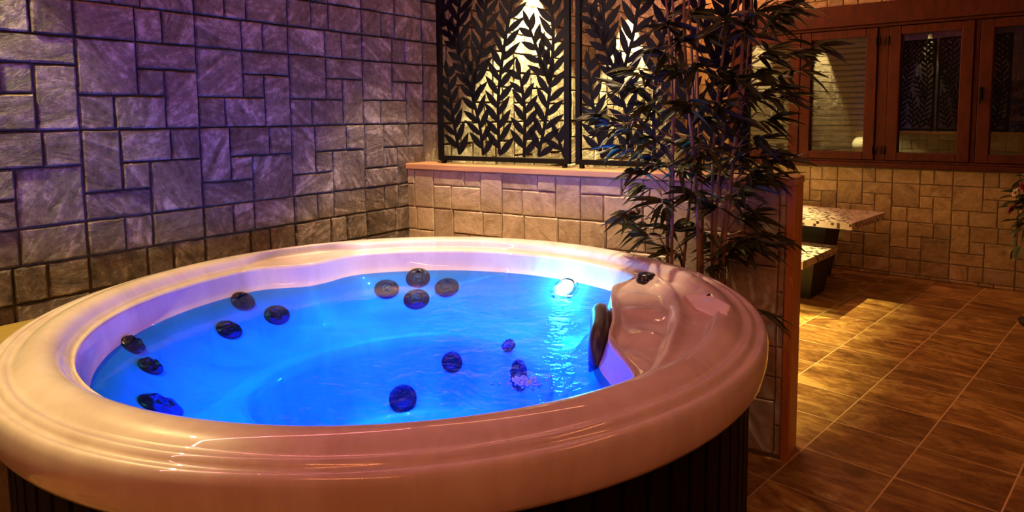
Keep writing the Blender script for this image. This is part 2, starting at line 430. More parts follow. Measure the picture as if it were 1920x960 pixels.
def lattice(W, zt):
    bm = bmesh.new(); t = .003
    sx = W/ (785-78)
    def P(x, y): return ((x-78)*sx, (898-y)/900*.825 - .004)
    lim = lambda p: 0 < p[0] < W and 0 < p[1] < zt
    def slab(poly):
        a = [bm.verts.new((x, -t, z)) for x, z in poly]; b = [bm.verts.new((x, t, z)) for x, z in poly]
        bm.faces.new(a); bm.faces.new(b[::-1])
        for k in range(len(a)): bm.faces.new((a[(k+1) % len(a)], a[k], b[k], b[(k+1) % len(a)]))
    def leaf(x, z, ang, L, w):
        if not lim((x, z)): return
        d = (cos(ang), sin(ang)); n = (-d[1], d[0])
        pr = [(0, .08), (.12, .5), (.3, .9), (.48, 1.0), (.66, .82), (.84, .42), (1, 0)]
        pl = [(x+d[0]*L*s+n[0]*w*h, z+d[1]*L*s+n[1]*w*h) for s, h in pr]
        pl += [(x+d[0]*L*s-n[0]*w*h, z+d[1]*L*s-n[1]*w*h) for s, h in pr[-2::-1]]
        pl = [(min(max(a, .001), W-.001), min(max(b, .001), zt-.001)) for a, b in pl]
        slab(pl[::-1])
    for pts, tip in STEMS:
        # dense polyline
        q = [P(*p) for p in pts]; dense = []
        for i in range(len(q)-1):
            p0 = q[max(i-1, 0)]; p1 = q[i]; p2 = q[i+1]; p3 = q[min(i+2, len(q)-1)]
            for s in range(10):
                w = s/10
                dense.append(tuple(.5*((2*b)+(-a+c)*w+(2*a-5*b+4*c-d)*w*w+(-a+3*b-3*c+d)*w**3) for a, b, c, d in zip(p0, p1, p2, p3)))
        dense.append(q[-1])
        acc = 0; nxt = .008; k = 0
        for i in range(len(dense)-1):
            (x0, z0), (x1, z1) = dense[i], dense[i+1]; L = hypot(x1-x0, z1-z0)
            if L < 1e-6: continue
            w = .0075 if i < len(dense)*.7 else .0055
            n = (-(z1-z0)/L*w, (x1-x0)/L*w)
            if lim((x0, z0)) and lim((x1, z1)): slab([(x0+n[0], z0+n[1]), (x0-n[0], z0-n[1]), (x1-n[0], z1-n[1]), (x1+n[0], z1+n[1])])
            ang = atan2(z1-z0, x1-x0)
            while acc + L > nxt:
                w_ = (nxt-acc)/L; x = x0+(x1-x0)*w_; z = z0+(z1-z0)*w_
                sd = 1 if k % 2 else -1; k += 1
                near = 1 - .35*(i/len(dense))*tip
                leaf(x, z, ang+sd*R(39+random.uniform(-5, 5)), .130*near*random.uniform(.92, 1.08), .0172*random.uniform(.92, 1.08))
                nxt += .0345
            acc += L
        if tip: leaf(dense[-1][0], dense[-1][1], ang, .10, .0145)
    return bm
SW, SH = .80, 1.22
def make_screen(u, label):
    root = empty('leaf_screen', LW @ Vector((u, .085, 1.152)), AL, label=label, cat='screen', group='black metal leaf screens on the low wall')
    fr = bmesh.new(); b = .012
    box(fr, (0, -b, .018), (.024, b, SH)); box(fr, (SW-.028, -b, .018), (SW, b, SH))
    box(fr, (.024, -b, .018), (SW-.028, b, .042)); box(fr, (.024, -b, SH-.024), (SW-.028, b, SH))
    obj('frame', fr, M['black_metal'], root)
    random.seed(11)
    o = obj('leaf_lattice', lattice(SW-.052, SH-.066), M['black_metal'], root, loc=(.024, 0, .042))
    for x in (.03, SW-.03):
        ft = bmesh.new(); box(ft, (x-.009, -.011, 0), (x+.009, .011, .018)); obj('foot', ft, M['black_metal'], root)
    return root
make_screen(-1.823, 'black cut metal leaf screen at the left end of the low wall')
make_screen(-.990, 'black cut metal leaf screen mostly hidden behind the bamboo plant')

# ------------------------------------------------------------------ windows
WM = frame_mtx(YB0, TB, -NB, Vector((0, 0, 1)))          # u, into the wall, z
def wobj(name, bm, mt, parent=None, **kw):
    o = obj(name, bm, mt, parent, **kw)
    if parent is None: o.matrix_world = WM
    return o
bm = bmesh.new()                                           # shutter box with a moulded lower edge
box(bm, (WU0, -.045, 2.16), (WU1, .12, 2.34), bevel=.008); box(bm, (WU0, -.025, 2.135), (WU1, .12, 2.158), bevel=.004)
wobj('trim_3', bm, M['frame'], kind='structure')
bm = bmesh.new(); box(bm, (WU0, -.03, .935), (WU1, .12, .975), bevel=.006); box(bm, (WU0, -.012, .976), (WU1, .12, .996), bevel=.003)
wobj('trim_4', bm, M['frame'], kind='structure')
bm = bmesh.new()
for a, b in ((.347, .428), (1.035, 1.068), (1.68, 1.76), (WU0, WU0+.05)): box(bm, (a, .0, .997), (b, .1, 2.134), bevel=.004)
wobj('trim_5', bm, M['frame'], kind='structure')
SASH = [(-.90, -.29, 0), (-.283, .343, 0), (.432, 1.032, 1), (1.072, 1.676, 1), (1.765, 2.34, 1)]
for i, (a, b, dark) in enumerate(SASH):
    w = empty('window_%d' % (i+1), WM @ Vector((a, 0, 1.0)), AB, kind='structure')
    L = b-a; z1 = 1.128; s = .088
    fr = bmesh.new()
    box(fr, (0, -.02, 0), (s, .045, z1), bevel=.006); box(fr, (L-s, -.02, 0), (L, .045, z1), bevel=.006)
    box(fr, (s, -.02, 0), (L-s, .045, .068), bevel=.006); box(fr, (s, -.02, z1-.068), (L-s, .045, z1), bevel=.006)
    obj('sash', fr, M['frame'], w)
    gl = bmesh.new(); vs = [gl.verts.new(p) for p in ((s-.01, .012, .06), (L-s+.01, .012, .06), (L-s+.01, .012, z1-.06), (s-.01, .012, z1-.06))]; gl.faces.new(vs)
    ctr = (L/2, .012)
    for v in vs: v.co.x -= ctr[0]; v.co.y -= ctr[1]
    obj('pane', gl, M['glass'], w, loc=(ctr[0], ctr[1], 0), rot=(0, 0, R(-3.0)))   # pane turned only to place the mirrored spotlight and screens
    if not dark:
        sl = bmesh.new(); z = .0
        while z < z1-.02:
            pr = [(.10, z+.003), (.112, z+.003), (.105, z+.02), (.100, z+.036), (.106, z+.047), (.094, z+.047), (.088, z+.034), (.09, z+.015)]
            A = [sl.verts.new((.01, y, zz)) for y, zz in pr]; B = [sl.verts.new((L-.01, y, zz)) for y, zz in pr]
            sl.faces.new(A); sl.faces.new(B[::-1])
            for k in range(len(pr)): sl.faces.new((A[(k+1) % 8], A[k], B[k], B[(k+1) % 8]))
            z += .049
        obj('roller_shutter', sl, M['shutter'], w)
    bk = bmesh.new(); box(bk, (-.02, .16, -.05), (L+.02, .17, z1+.05)); obj('night_backing', bk, M['night'], w)
    hb = bmesh.new()
    hx = L-.03 if i % 2 == 0 else .02
    if i in (0, 3):
        box(hb, (hx-.014, -.028, .50), (hx+.014, -.02, .60), bevel=.003); box(hb, (hx-.008, -.055, .47), (hx+.008, -.04, .59), bevel=.004); box(hb, (hx-.007, -.045, .57), (hx+.007, -.022, .585))
        obj('window_handle', hb, M['black_metal'], w)
    else:
        for zz in (.07, z1-.13):
            for dx in (-.006, .016): tube(hb, [(L+dx if i == 1 else dx-.02, -.025, zz-.02), (L+dx if i == 1 else dx-.02, -.025, zz+.05)], .006, 8)
        obj('hinge', hb, M['black_metal'], w)

# ------------------------------------------------------------------ hot tub
CX, CY = -1.47, 1.485
WZ = .738
def lerp_table(tab, x):
    for (a, va), (b, vb) in zip(tab, tab[1:]):
        if a <= x <= b:
            w = (x-a)/(b-a) if b > a else 0; w = w*w*(3-2*w) if False else w
            return va+(vb-va)*w
    return tab[-1][1]
RB = .862
RIN = [(-180,RB),(-64,RB),(-58,.858),(-53,.838),(-49,.832),(-45,.842),(-40,.86),(-36,RB),(-20,RB),(-13,.862),(-9.5,.848),(-6,.80),(-3,.755),(0,.715),(4,.672),(8,.652),(14,.640),(24,.628),(34,.628),(44,.648),(51,.685),
       (54.5,.74),(57,.80),(60,.845),(65,RB),(148,RB),(153,.835),(158,.79),(163,.772),(167,.775),(171,.81),(176,.855),(180,RB)]
def r_in(t):
    t = (t+180) % 360-180
    return sum(lerp_table(RIN, max(-180, min(180, t+d))) for d in (-2, -1, 0, 1, 2))/5
def smooth(a, b, x):
    w = max(0, min(1, (x-a)/(b-a))); return w*w*(3-2*w)
PROF_OUT = [(.985,.742),(1.03,.740),(1.040,.744),(1.047,.756),(1.052,.79),(1.051,.822),(1.047,.835),(1.040,.8415),(1.033,.8415),(1.027,.837),(1.021,.8355),(1.017,.8425),(1.011,.8505),(1.003,.8510),
            (.997,.8465),(.991,.8450),(.984,.8495),(.975,.8565),(.960,.864),(.942,.868),(.925,.867),(.910,.861),(.899,.851),(.892,.841),(.887,.834)]
NDECK = 26
PROF_IN = [(.003,.808,1),(.000,.800,1),(-.004,.785,1),(-.012,.76,1),(-.022,.737,1),(-.036,.712,1),(-.07,.662,.95),(-.115,.608,.9),(-.155,.562,.8),(-.185,.53,.7)]  # offset from r_in
PROF_LOW = [(.655,.505,.65),(.62,.484,.55),(.57,.468,.4),(.52,.458,.22),(.48,.448,.08),(.462,.442,0),(.450,.425,0),(.440,.36,0),(.428,.22,0),(.415,.08,0),(.395,-.02,0),(.36,-.06,0),(.2,-.07,0),(.08,-.072,0)]
SHALLOW = .55                              # the water makes the basin read this much shallower
sq = lambda z: z if z > WZ else WZ-(WZ-z)*SHALLOW
PROF_IN = [(o, sq(z), w) for o, z, w in PROF_IN]; PROF_LOW = [(r, sq(z), w) for r, z, w in PROF_LOW]
NT_ = 384
def shell_mesh():
    bm = bmesh.new(); cols = []
    for k in range(NT_):
        t = 360*k/NT_; tt = (t+180) % 360-180; c, s = cos(R(t)), sin(R(t))
        ri = r_in(tt); d = RB-ri; con = smooth(-12, 2, tt)*(1-smooth(50, 60, tt)) if -20 < tt < 70 else 0
        hr = smooth(146, 156, tt)*(1-smooth(170, 179, tt)) if tt > 140 else 0
        pts = []
        for i, (r, z) in enumerate(PROF_OUT):
            w = smooth(.93, .887, r) if r < .93 else 0
            # the roll narrows beside the console and by the headrest
            rr = r + w*(.012*con + .03*hr)
            pts.append((rr, z))
        r0 = pts[-1][0]; z0 = pts[-1][1]
        for j in range(1, NDECK+1):
            w = j/NDECK
            r = r0 + (ri+.006-r0)*w
            z = z0 + (.824-z0)*smooth(0, 1, w) - .004*sin(pi*w)
            if con > 0:
                # curved ridge, then three finger-shaped swells running out to the inner edge
                ridge = math.exp(-((w-.24-.07*sin(R(tt*5)))/.065)**2)*.017
                dish = smooth(.30, .42, w)*(1-smooth(.90, 1, w))
                bump = sum(a*math.exp(-((tt-c_-9*(w-.6))/sg)**2-((w-w_)/.20)**2) for c_, w_, sg, a in ((43, .64, 3.0, .014), (29, .62, 3.4, .016), (12, .58, 3.2, .018), (-2, .60, 2.6, .010)))
                z += con*(ridge + dish*(bump-.016) + .006*w)
            pts.append((r, z))
        for o_, z, w in PROF_IN:
            pts.append((RB + o_ - d*w, z))
        for r, z, w in PROF_LOW:
            lob = .02*cos(R(tt)*3+.6)*smooth(.3, .44, r)*(1-smooth(.5, .66, r))
            pts.append((r - d*w + lob, z))
        cols.append([bm.verts.new((r*c, r*s, z)) for r, z in pts])
    ctr = bm.verts.new((0, 0, sq(-.072))); n = len(cols[0])
    for k in range(NT_):
        a, b = cols[k], cols[(k+1) % NT_]
        for i in range(n-1): bm.faces.new((a[i], b[i], b[i+1], a[i+1])).smooth = True
        bm.faces.new((a[-1], b[-1], ctr)).smooth = True
    bm.normal_update()
    return bm
tub = empty('hot_tub', (CX, CY, 0), label='large round hot tub with a pale marbled rim and dark slatted skirt', cat='hot tub')
sb = shell_mesh()
bvh = BVHTree.FromBMesh(sb)
TO = Vector((CX, CY, 0))
def hit(px, py):
    p, n, i, d = bvh.ray_cast(EYE-TO, ray(px, py), 20)
    if n.dot(ray(px, py)) > 0: n = -n
    return p, n
def surf_mtx(p, n, spin=0):
    n = n.normalized(); a = Vector((0, 0, 1)).cross(n)
    a = a.normalized() if a.length > .05 else Vector((1, 0, 0)); b = n.cross(a)
    m = Matrix((a, b, n)).transposed().to_4x4(); m.translation = p
    return m @ Matrix.Rotation(spin, 4, 'Z')
shell = obj('shell', sb, M['shell'], tub)
bm = bmesh.new()
NS = 96
for k in range(NS):
    a0, a1 = 2*pi*k/NS, 2*pi*(k+1)/NS; g = .12*(a1-a0)
    prof = [(a0, .992), (a0+g, 1.008), (a1-g, 1.008), (a1, .992)]
    lo = [bm.verts.new((r*cos(a), r*sin(a), .0)) for a, r in prof]; hi = [bm.verts.new((r*cos(a), r*sin(a), .741)) for a, r in prof]
    for i in range(3): bm.faces.new((lo[i], lo[i+1], hi[i+1], hi[i]))
bmesh.ops.remove_doubles(bm, verts=bm.verts, dist=1e-5)
obj('skirt', bm, M['skirt'], tub, label='dark vertical slatted skirt')

def rosette(bm, rad, lobes=6, depth=.016):
    n = lobes*6; rings = []
    for rr, z, wv in ((1.12, 0, 0), (1.12, .3, 0), (1.02, .5, .02), (.98, .75, .2), (.80, 1.0, .2), (.55, .9, .06), (.5, .62, .02), (.3, .66, 0), (.05, .72, 0)):
        rings.append([bm.verts.new((rad*rr*(1-wv+wv*cos(lobes*2*pi*k/n))*cos(2*pi*k/n), rad*rr*(1-wv+wv*cos(lobes*2*pi*k/n))*sin(2*pi*k/n), depth*z)) for k in range(n)])
    for a, b in zip(rings, rings[1:]):
        for k in range(n): bm.faces.new((a[k], a[(k+1) % n], b[(k+1) % n], b[k])).smooth = True
    bm.faces.new(rings[-1])
JETS = [(784,522,.046),(725,543,.046),(838,540,.046),(781,562,.048),(455,566,.040),(519,592,.042),(429,620,.041),(248,648,.034),(281,689,.034),(300,763,.055)]
for (px, py, rad) in JETS:
    p, n = hit(px, py); p = p + n*.002
    jb = bmesh.new(); rosette(jb, rad, 6)
    j = obj('jet', jb, M['jet_plastic'], tub); j.matrix_local = surf_mtx(p, n, random.random())
    nb = bmesh.new(); lathe(nb, [(rad*.3, .0), (rad*.3, .013), (rad*.2, .016), (rad*.12, .010), (0, .009)], 16)
    obj('nozzle', nb, M['jet_plastic'], j)
for (px, py, rad) in [(755,748,.052),(848,679,.040),(955,650,.026),(975,704,.055)]:
    p, n = hit(px, py)
    jb = bmesh.new(); lathe(jb, [(rad, 0), (rad, .008), (rad*.9, .012), (rad*.55, .015), (rad*.5, .012), (0, .013)], 28)
    for k in range(10):
        a = 2*pi*k/10; mm = Matrix.Rotation(a, 4, 'Z'); box(jb, (rad*.58, -.003, .010), (rad*.88, .003, .0155), mtx=mm)
    j = obj('drain_cover', jb, M['jet_plastic'], tub); j.matrix_local = surf_mtx(p + n*.001, n)
# underwater lamp
lp, ln = hit(1060, 543)
lb = bmesh.new(); lathe(lb, [(.052, 0), (.052, .010), (.044, .014), (.040, .010)], 32)
lamp = obj('underwater_lamp', lb, M['chrome'], tub); lamp.matrix_local = surf_mtx(lp + ln*.002, ln)
lb = bmesh.new(); lathe(lb, [(.040, .008), (.034, .013), (.02, .016), (0, .017)], 32)
obj('lamp_lens', lb, emit('lamp_lens', (.8, .95, 1), 22), lamp, label='glowing white lens')
# dark headrest on the console wall
hb = bmesh.new(); NH = 20; rings = []
for k in range(NH+1):
    t = 6 + 40*k/NH; e = sqrt(max(0, 1-(2*k/NH-1)**4)); rr = r_in(t) - .006; zc, hh, th = .725, .095*e+.002, (.056*e+.002)
    sec = []
    for q in range(16):
        a = 2*pi*q/16; cx = abs(cos(a))**.6*(1 if cos(a) > 0 else -1); cz = abs(sin(a))**.6*(1 if sin(a) > 0 else -1)
        sec.append(hb.verts.new(((rr-.024+cx*th*.55)*cos(R(t)), (rr-.024+cx*th*.55)*sin(R(t)), zc+cz*hh)))
    rings.append(sec)
for a, b in zip(rings, rings[1:]):
    for q in range(16): hb.faces.new((a[q], a[(q+1) % 16], b[(q+1) % 16], b[q])).smooth = True
hb.faces.new(rings[0][::-1]); hb.faces.new(rings[-1])
obj('headrest', hb, M['pillow'], tub, label='dark curved headrest dipping into the water')
# diverter knob
p, n = hit(1212, 524)
kb = bmesh.new(); lathe(kb, [(.036, -.006), (.036, .003), (.032, .005), (.033, .016), (.028, .022), (.012, .023), (0, .021)], 12)
k = obj('diverter_knob', kb, M['black_plastic'], tub, label='black faceted knob'); k.matrix_local = surf_mtx(p, Vector((0, 0, 1)))
# control panel let into the rim
pp = [hit(*q)[0] for q in ((1283,557),(1328,555),(1350,565),(1374,584),(1364,592),(1338,592),(1308,586))]
ce = sum(pp, Vector())/len(pp); up = Vector((0, 0, 1))
e1 = (pp[3]-pp[0]).normalized(); nn = Vector((0, 0, 0))
for a, b in zip(pp, pp[1:]+pp[:1]): nn += (a-ce).cross(b-ce)
nn.normalize(); nn = nn if nn.z > 0 else -nn
e2 = nn.cross(e1).normalized(); e1 = e2.cross(nn)
pm = Matrix((e1, e2, nn)).transposed().to_4x4(); pm.translation = ce
pl = [pm.inverted() @ q for q in pp]
cb = bmesh.new()
A = [cb.verts.new((q.x, q.y, -.012)) for q in pl]; B = [cb.verts.new((q.x, q.y, .006)) for q in pl]; C_ = [cb.verts.new((q.x*.93, q.y*.9, .010)) for q in pl]
for a, b in ((A, B), (B, C_)):
    for i in range(len(pl)): cb.faces.new((a[i], a[(i+1) % len(pl)], b[(i+1) % len(pl)], b[i]))
cb.faces.new(C_); cb.faces.new(A[::-1]); bmesh.ops.recalc_face_normals(cb, faces=cb.faces)
panel = obj('control_panel', cb, M['panel'], tub, label='pale pink control panel plate'); panel.matrix_local = pm
def panel_pt(px, py):
    d = ray(px, py); o = EYE-TO; t = (ce-o).dot(nn)/d.dot(nn); q = pm.inverted() @ (o+d*t); return q.x, q.y
x, y = panel_pt(1330, 568); cb = bmesh.new(); box(cb, (x-.016, y-.012, .009), (x+.016, y+.012, .0115), bevel=.001); obj('display', cb, M['screen_white'], panel, label='small pale display')
x, y = panel_pt(1331, 559); cb = bmesh.new(); lathe(cb, [(.006, .009), (.006, .012), (0, .0125)], 12, mtx=Matrix.Translation((x, y, 0))); obj('button', cb, M['black_plastic'], panel, label='tiny dark button')

# water
bm = bmesh.new(); ring = []
for k in range(NT_):
    t = 360*k/NT_; r = RB - .0205 - (RB-r_in(t)) + .003; ring.append(bm.verts.new((r*cos(R(t)), r*sin(R(t)), 0)))
bm.faces.new(ring)
obj('tub_water', bm, M['water'], loc=(CX, CY, WZ), label='bright blue lit water filling the round hot tub', cat='water')
# frothing bubbles where a jet breaks the surface
bm = bmesh.new(); random.seed(5)
c0 = on_z(985, 716, WZ) - Vector((CX, CY, WZ))
for k in range(190):
    a = random.uniform(0, 2*pi); q = abs(random.gauss(0, 1))
    x, y = c0.x+cos(a)*q*.022+random.uniform(-.03, .03), c0.y+sin(a)*q*.022+random.uniform(-.015, .015)
    r = random.uniform(.0015, .0048)
    bmesh.ops.create_icosphere(bm, subdivisions=1, radius=r, matrix=Matrix.Translation((x, y, random.uniform(-.004, .003))))
obj('water_bubbles', bm, M['foam'], loc=(CX, CY, WZ), smooth=True, kind='stuff', label='small cluster of white froth bubbles on the blue water', cat='bubbles')

# ------------------------------------------------------------------ ledge that fills the corner between tub and walls
bm = bmesh.new(); RA = 1.075
arc = [(CX+RA*cos(R(a)), CY+RA*sin(R(a))) for a in range(92, 226, 3)]
yl = PL.y + (WX-PL.x)*math.tan(AL)
poly = [(WX+.008, .35), ] + [(arc[-1][0], .35)] + arc[::-1] + [(arc[0][0], PL.y+(arc[0][0]-PL.x)*math.tan(AL)-.006), (WX+.008, yl-.006)]
for z0, z1, mi in ((0, .70, 1), (.70, .735, 0)):
    A = [bm.verts.new((x, y, z0)) for x, y in poly]; B = [bm.verts.new((x, y, z1)) for x, y in poly]
    for f in (bm.faces.new(A[::-1]), bm.faces.new(B)): f.material_index = mi
    for i in range(len(poly)):
        f = bm.faces.new((A[i], A[(i+1) % len(poly)], B[(i+1) % len(poly)], B[i])); f.material_index = mi
bmesh.ops.recalc_face_normals(bm, faces=bm.faces)
obj('trim_6', bm, [M['ledge'], M['beige']], kind='structure')

# ------------------------------------------------------------------ mosaic table and bench behind the partition
def slab_poly(bm, pts, z0, z1):
    A = [bm.verts.new((x, y, z0)) for x, y in pts]; B = [bm.verts.new((x, y, z1)) for x, y in pts]
    bm.faces.new(A[::-1]); bm.faces.new(B)
    for i in range(len(pts)): bm.faces.new((A[i], A[(i+1) % len(pts)], B[(i+1) % len(pts)], B[i]))
    bmesh.ops.recalc_face_normals(bm, faces=bm.faces)
def taper(bm, c, a, w0, w1, d0, d1, z0, z1):
    vs = []
    for w, d, z in ((w0, d0, z0), (w1, d1, z1)):
        for sx, sy in ((-1,-1),(1,-1),(1,1),(-1,1)):
            vs.append(bm.verts.new((c[0]+cos(a)*sx*w/2-sin(a)*sy*d/2, c[1]+sin(a)*sx*w/2+cos(a)*sy*d/2, z)))
    for q in ((3,2,1,0),(4,5,6,7),(0,1,5,4),(1,2,6,5),(2,3,7,6),(3,0,4,7)): bm.faces.new([vs[i] for i in q])
def mosaic_unit(name, label, cat, corner, a, L, D, z, th, leg_in):
    # corner: the right end corner nearest the camera; L along -x (away to the left), D in depth
    root = empty(name, (corner[0], corner[1], 0), a, label=label, cat=cat)
    bm = bmesh.new(); box(bm, (-L, 0, z-th), (0, D, z), bevel=.003); obj('mosaic_top', bm, M['mosaic'], root, label='pale mosaic slab flecked with dark chips')
    ins, yc, dp, w0, w1 = leg_in
    for x in (-ins-w1/2, -L+ins+w1/2):
        bm = bmesh.new(); taper(bm, (x, yc), 0, w0, w1, dp*.8, dp, 0, z-th-.001); obj('leg', bm, M['dark_base'], root, label='dark tapering slab leg')
    return root
mosaic_unit('mosaic_table', 'pale speckled mosaic table top on dark tapering legs below the window', 'table', (-.859, 5.58), R(-9), 1.15, .80, .58, .055, (.33, .60, .36, .12, .26))
mosaic_unit('mosaic_bench', 'lower speckled mosaic bench seat beside the wooden wall post', 'bench', (-1.083, 5.05), R(-7), 1.0, .76, .36, .06, (.03, .52, .40, .22, .30))

# ------------------------------------------------------------------ bamboo plant
BP = Vector((-.945, 2.585, 0))
def leaf_geo(bm, p, d, L, w, droop, roll):
    d = d.normalized(); side = d.cross(Vector((0, 0, 1)))
    side = side.normalized() if side.length > .05 else Vector((1, 0, 0))
    side = (Matrix.Rotation(roll, 3, d) @ side); nrm = side.cross(d)
    prev = None
    for s, h in ((0, .12), (.18, .75), (.42, 1.0), (.68, .72), (1, .02)):
        c = p + d*(L*s) + Vector((0, 0, -droop*L*s*s))
        row = [bm.verts.new(c - side*w*h + nrm*w*h*.35), bm.verts.new(c), bm.verts.new(c + side*w*h + nrm*w*h*.35)]
        if prev:
            for i in range(2): bm.faces.new((prev[i], prev[i+1], row[i+1], row[i])).smooth = True
        prev = row
random.seed(21)
plant = empty('bamboo_plant', BP, label='tall leafy bamboo plant standing between the hot tub and the low wall', cat='plant')
bm = bmesh.new(); lathe(bm, [(0, 0), (.105, 0), (.12, .02), (.15, .30), (.158, .305), (.158, .33), (.145, .33), (.138, .29), (.0, .285)], 32)
obj('pot', bm, M['pot'], plant)
bm = bmesh.new(); lathe(bm, [(.138, .291), (.07, .298), (0, .30)], 24); obj('soil', bm, M['soil'], plant)
canes = []
CANE = [(-.085, .0, -.03, .10), (-.05, .03, .02, .03), (-.02, -.04, -.06, -.06), (.0, .04, .04, .08), (.02, .0, .10, -.03), (.05, -.03, .08, .02), (.075, .03, .16, .08), (-.07, -.04, -.12, -.02), (.03, .05, -.02, .10), (.09, -.02, .05, -.06)]
vr = Vector((CR.x, CR.y, 0)).normalized(); vd = Vector((-vr.y, vr.x, 0))
for (a, b, ta, tb) in CANE:
    base = vr*a + vd*b + Vector((0, 0, .29)); tip = vr*(a+ta) + vd*(b+tb) + Vector((0, 0, random.uniform(2.1, 2.4)))
    pts = []; rads = []
    n = 26; r0 = random.uniform(.0065, .010)
    for i in range(n+1):
        w = i/n; p = base.lerp(tip, w) + vr*(.02*sin(w*7+a*40)) + vd*(.015*sin(w*5+b*60))
        pts.append(p); rads.append(r0*(1-.55*w)*(1.18 if i % 3 == 0 else 1))
    cb = bmesh.new(); tube(cb, pts, rads, 8); obj('cane', cb, M['cane'], plant); canes.append(pts)
def px_local(px, py, dd=0):
    # a place in the plant's own upright plane (facing the tub), pushed back by dd
    d = ray(px, py); n = vd; t = (BP+n*dd-EYE).dot(n)/d.dot(n); return EYE + d*t - BP
CL = [(1120,215,7),(1150,235,8),(1175,165,8),(1190,130,7),(1210,195,8),(1165,275,7),(1225,255,8),(1190,320,7),(1205,345,6),(1235,300,8),(1175,400,8),(1190,420,6),(1215,440,6),(1240,375,8),(1262,420,7),
      (1230,90,7),(1250,45,8),(1280,70,9),(1270,130,9),(1300,20,9),(1330,60,9),(1310,120,9),(1345,130,9),(1365,30,9),(1395,50,9),(1420,20,8),(1460,10,8),(1490,0,7),(1440,40,6),(1500,15,5),
      (1290,190,10),(1320,220,9),(1350,190,10),(1375,140,9),(1390,220,9),(1330,280,9),(1300,260,8),(1280,310,8),(1350,320,9),(1380,290,9),(1405,180,8),(1420,130,8),(1440,95,8),(1455,160,8),(1450,220,8),(1425,260,9),(1445,285,8),(1480,180,6),(1500,130,6),(1505,95,5),(1535,85,4),
      (1410,320,9),(1440,330,9),(1470,300,6),(1395,350,7),(1370,370,7),(1340,385,7),(1390,405,6),(1415,395,5),(1380,450,8),(1410,445,8),(1430,460,8),(1455,440,5),(1345,450,7),(1365,480,6),(1300,360,7),(1310,430,5),(1265,470,5),(1240,490,4),(1330,500,4),(1420,580,3)]
fb = bmesh.new()
for (px, py, n) in CL:
    dd = random.uniform(-.16, .10)
    if py < 300: dd = random.uniform(-.2, .0)
    P = px_local(px, py, max(dd, -.17) if px < 1410 else random.uniform(-.12, .02))
    best = min((p for pts in canes for p in pts), key=lambda q: (q-P).length + (1 if q.z > P.z-.02 else 0))
    mid = best.lerp(P, .55) + Vector((0, 0, .04)); tube(fb, [best, mid, P], [.0035, .0026, .0016], 5, mi=1)
    out = (P-best); out.z *= .4
    out = out.normalized() if out.length > .02 else Vector((random.uniform(-1, 1), random.uniform(-1, 1), 0)).normalized()
    for k in range(int(n*2.2)):
        w = k/(n*2.2); p = best.lerp(P, .55+.45*random.random()) if k > 2 else P
        a = random.uniform(-1.25, 1.25) if random.random() < .75 else random.uniform(-pi, pi)
        d = Matrix.Rotation(a, 3, 'Z') @ out; d.z = random.uniform(-.55, .45)
        leaf_geo(fb, p, d, random.uniform(.085, .150), random.uniform(.0075, .0118), random.uniform(.05, .35), random.uniform(-1.2, 1.2))
# keep the foliage off the walls and screens
for v in fb.verts:
    w = LW.inverted() @ (v.co + BP)
    if w.y > -.025 and w.z < 1.175: v.co -= NL*(w.y+.025)
    elif w.y > .06: v.co -= NL*(w.y-.06)
obj('foliage', fb, [M['leaf'], M['cane']], plant)

# ------------------------------------------------------------------ flower arrangement on a pedestal at the right
FP = Vector((.30, 5.55, 0))
fl = empty('flower_arrangement', FP, label='dark trailing plant with deep red flowers at the right edge by the window wall', cat='plant')
bm = bmesh.new(); lathe(bm, [(0, 0), (.13, 0), (.14, .03), (.06, .08), (.05, .5), (.09, .56), (.12, .70), (.125, .72), (.11, .72), (.0, .68)], 28); obj('urn', bm, M['pot'], fl)
fb = bmesh.new()
for k in range(330):
    a = random.uniform(0, 2*pi); ph = random.uniform(-.75, 1.2)
    rr = random.uniform(.06, .23); p = Vector((cos(a)*cos(ph)*rr, sin(a)*cos(ph)*rr, .78+sin(ph)*rr*1.15))
    d = Vector((cos(a), sin(a), random.uniform(-.9, .5)))
    leaf_geo(fb, p, d, random.uniform(.05, .10), random.uniform(.012, .022), .3, random.uniform(-1, 1))
for k in range(26):
    a = random.uniform(0, 2*pi); p = Vector((cos(a)*.17, sin(a)*.17, random.uniform(.5, .66)))
    leaf_geo(fb, p, Vector((cos(a)*.4, sin(a)*.4, -1)), .09, .018, .1, random.uniform(-1, 1))
obj('foliage', fb, M['leaf'], fl)
for (dx, dy, z, r, mk) in [(-.14, -.16, .93, .045, 'red'), (-.10, -.2, .80, .05, 'red'), (-.2, -.05, .76, .04, 'red'), (-.06, -.22, .66, .04, 'red'), (-.19, -.1, .88, .025, 'cream'), (-.05, -.2, 1.0, .04, 'red'), (-.12, -.19, .72, .022, 'cream')]:
    bm = bmesh.new()
    for lay, (nr, rr, el) in enumerate(((7, 1.0, .25), (6, .8, .7), (5, .5, 1.1))):
        for q in range(nr):
            a = 2*pi*q/nr + lay*.4; d = Vector((cos(a)*cos(el), sin(a)*cos(el), sin(el)))
            leaf_geo(bm, Vector((0, 0, 0)), d, r*rr*1.25, r*.42, .1, 0)
    o = obj('flower', bm, M[mk], fl, loc=(dx, dy, z), label='deep red flower' if mk == 'red' else 'small cream flower')
    o.rotation_euler = Vector((dx, dy, .1)).to_track_quat('Z', 'Y').to_euler()

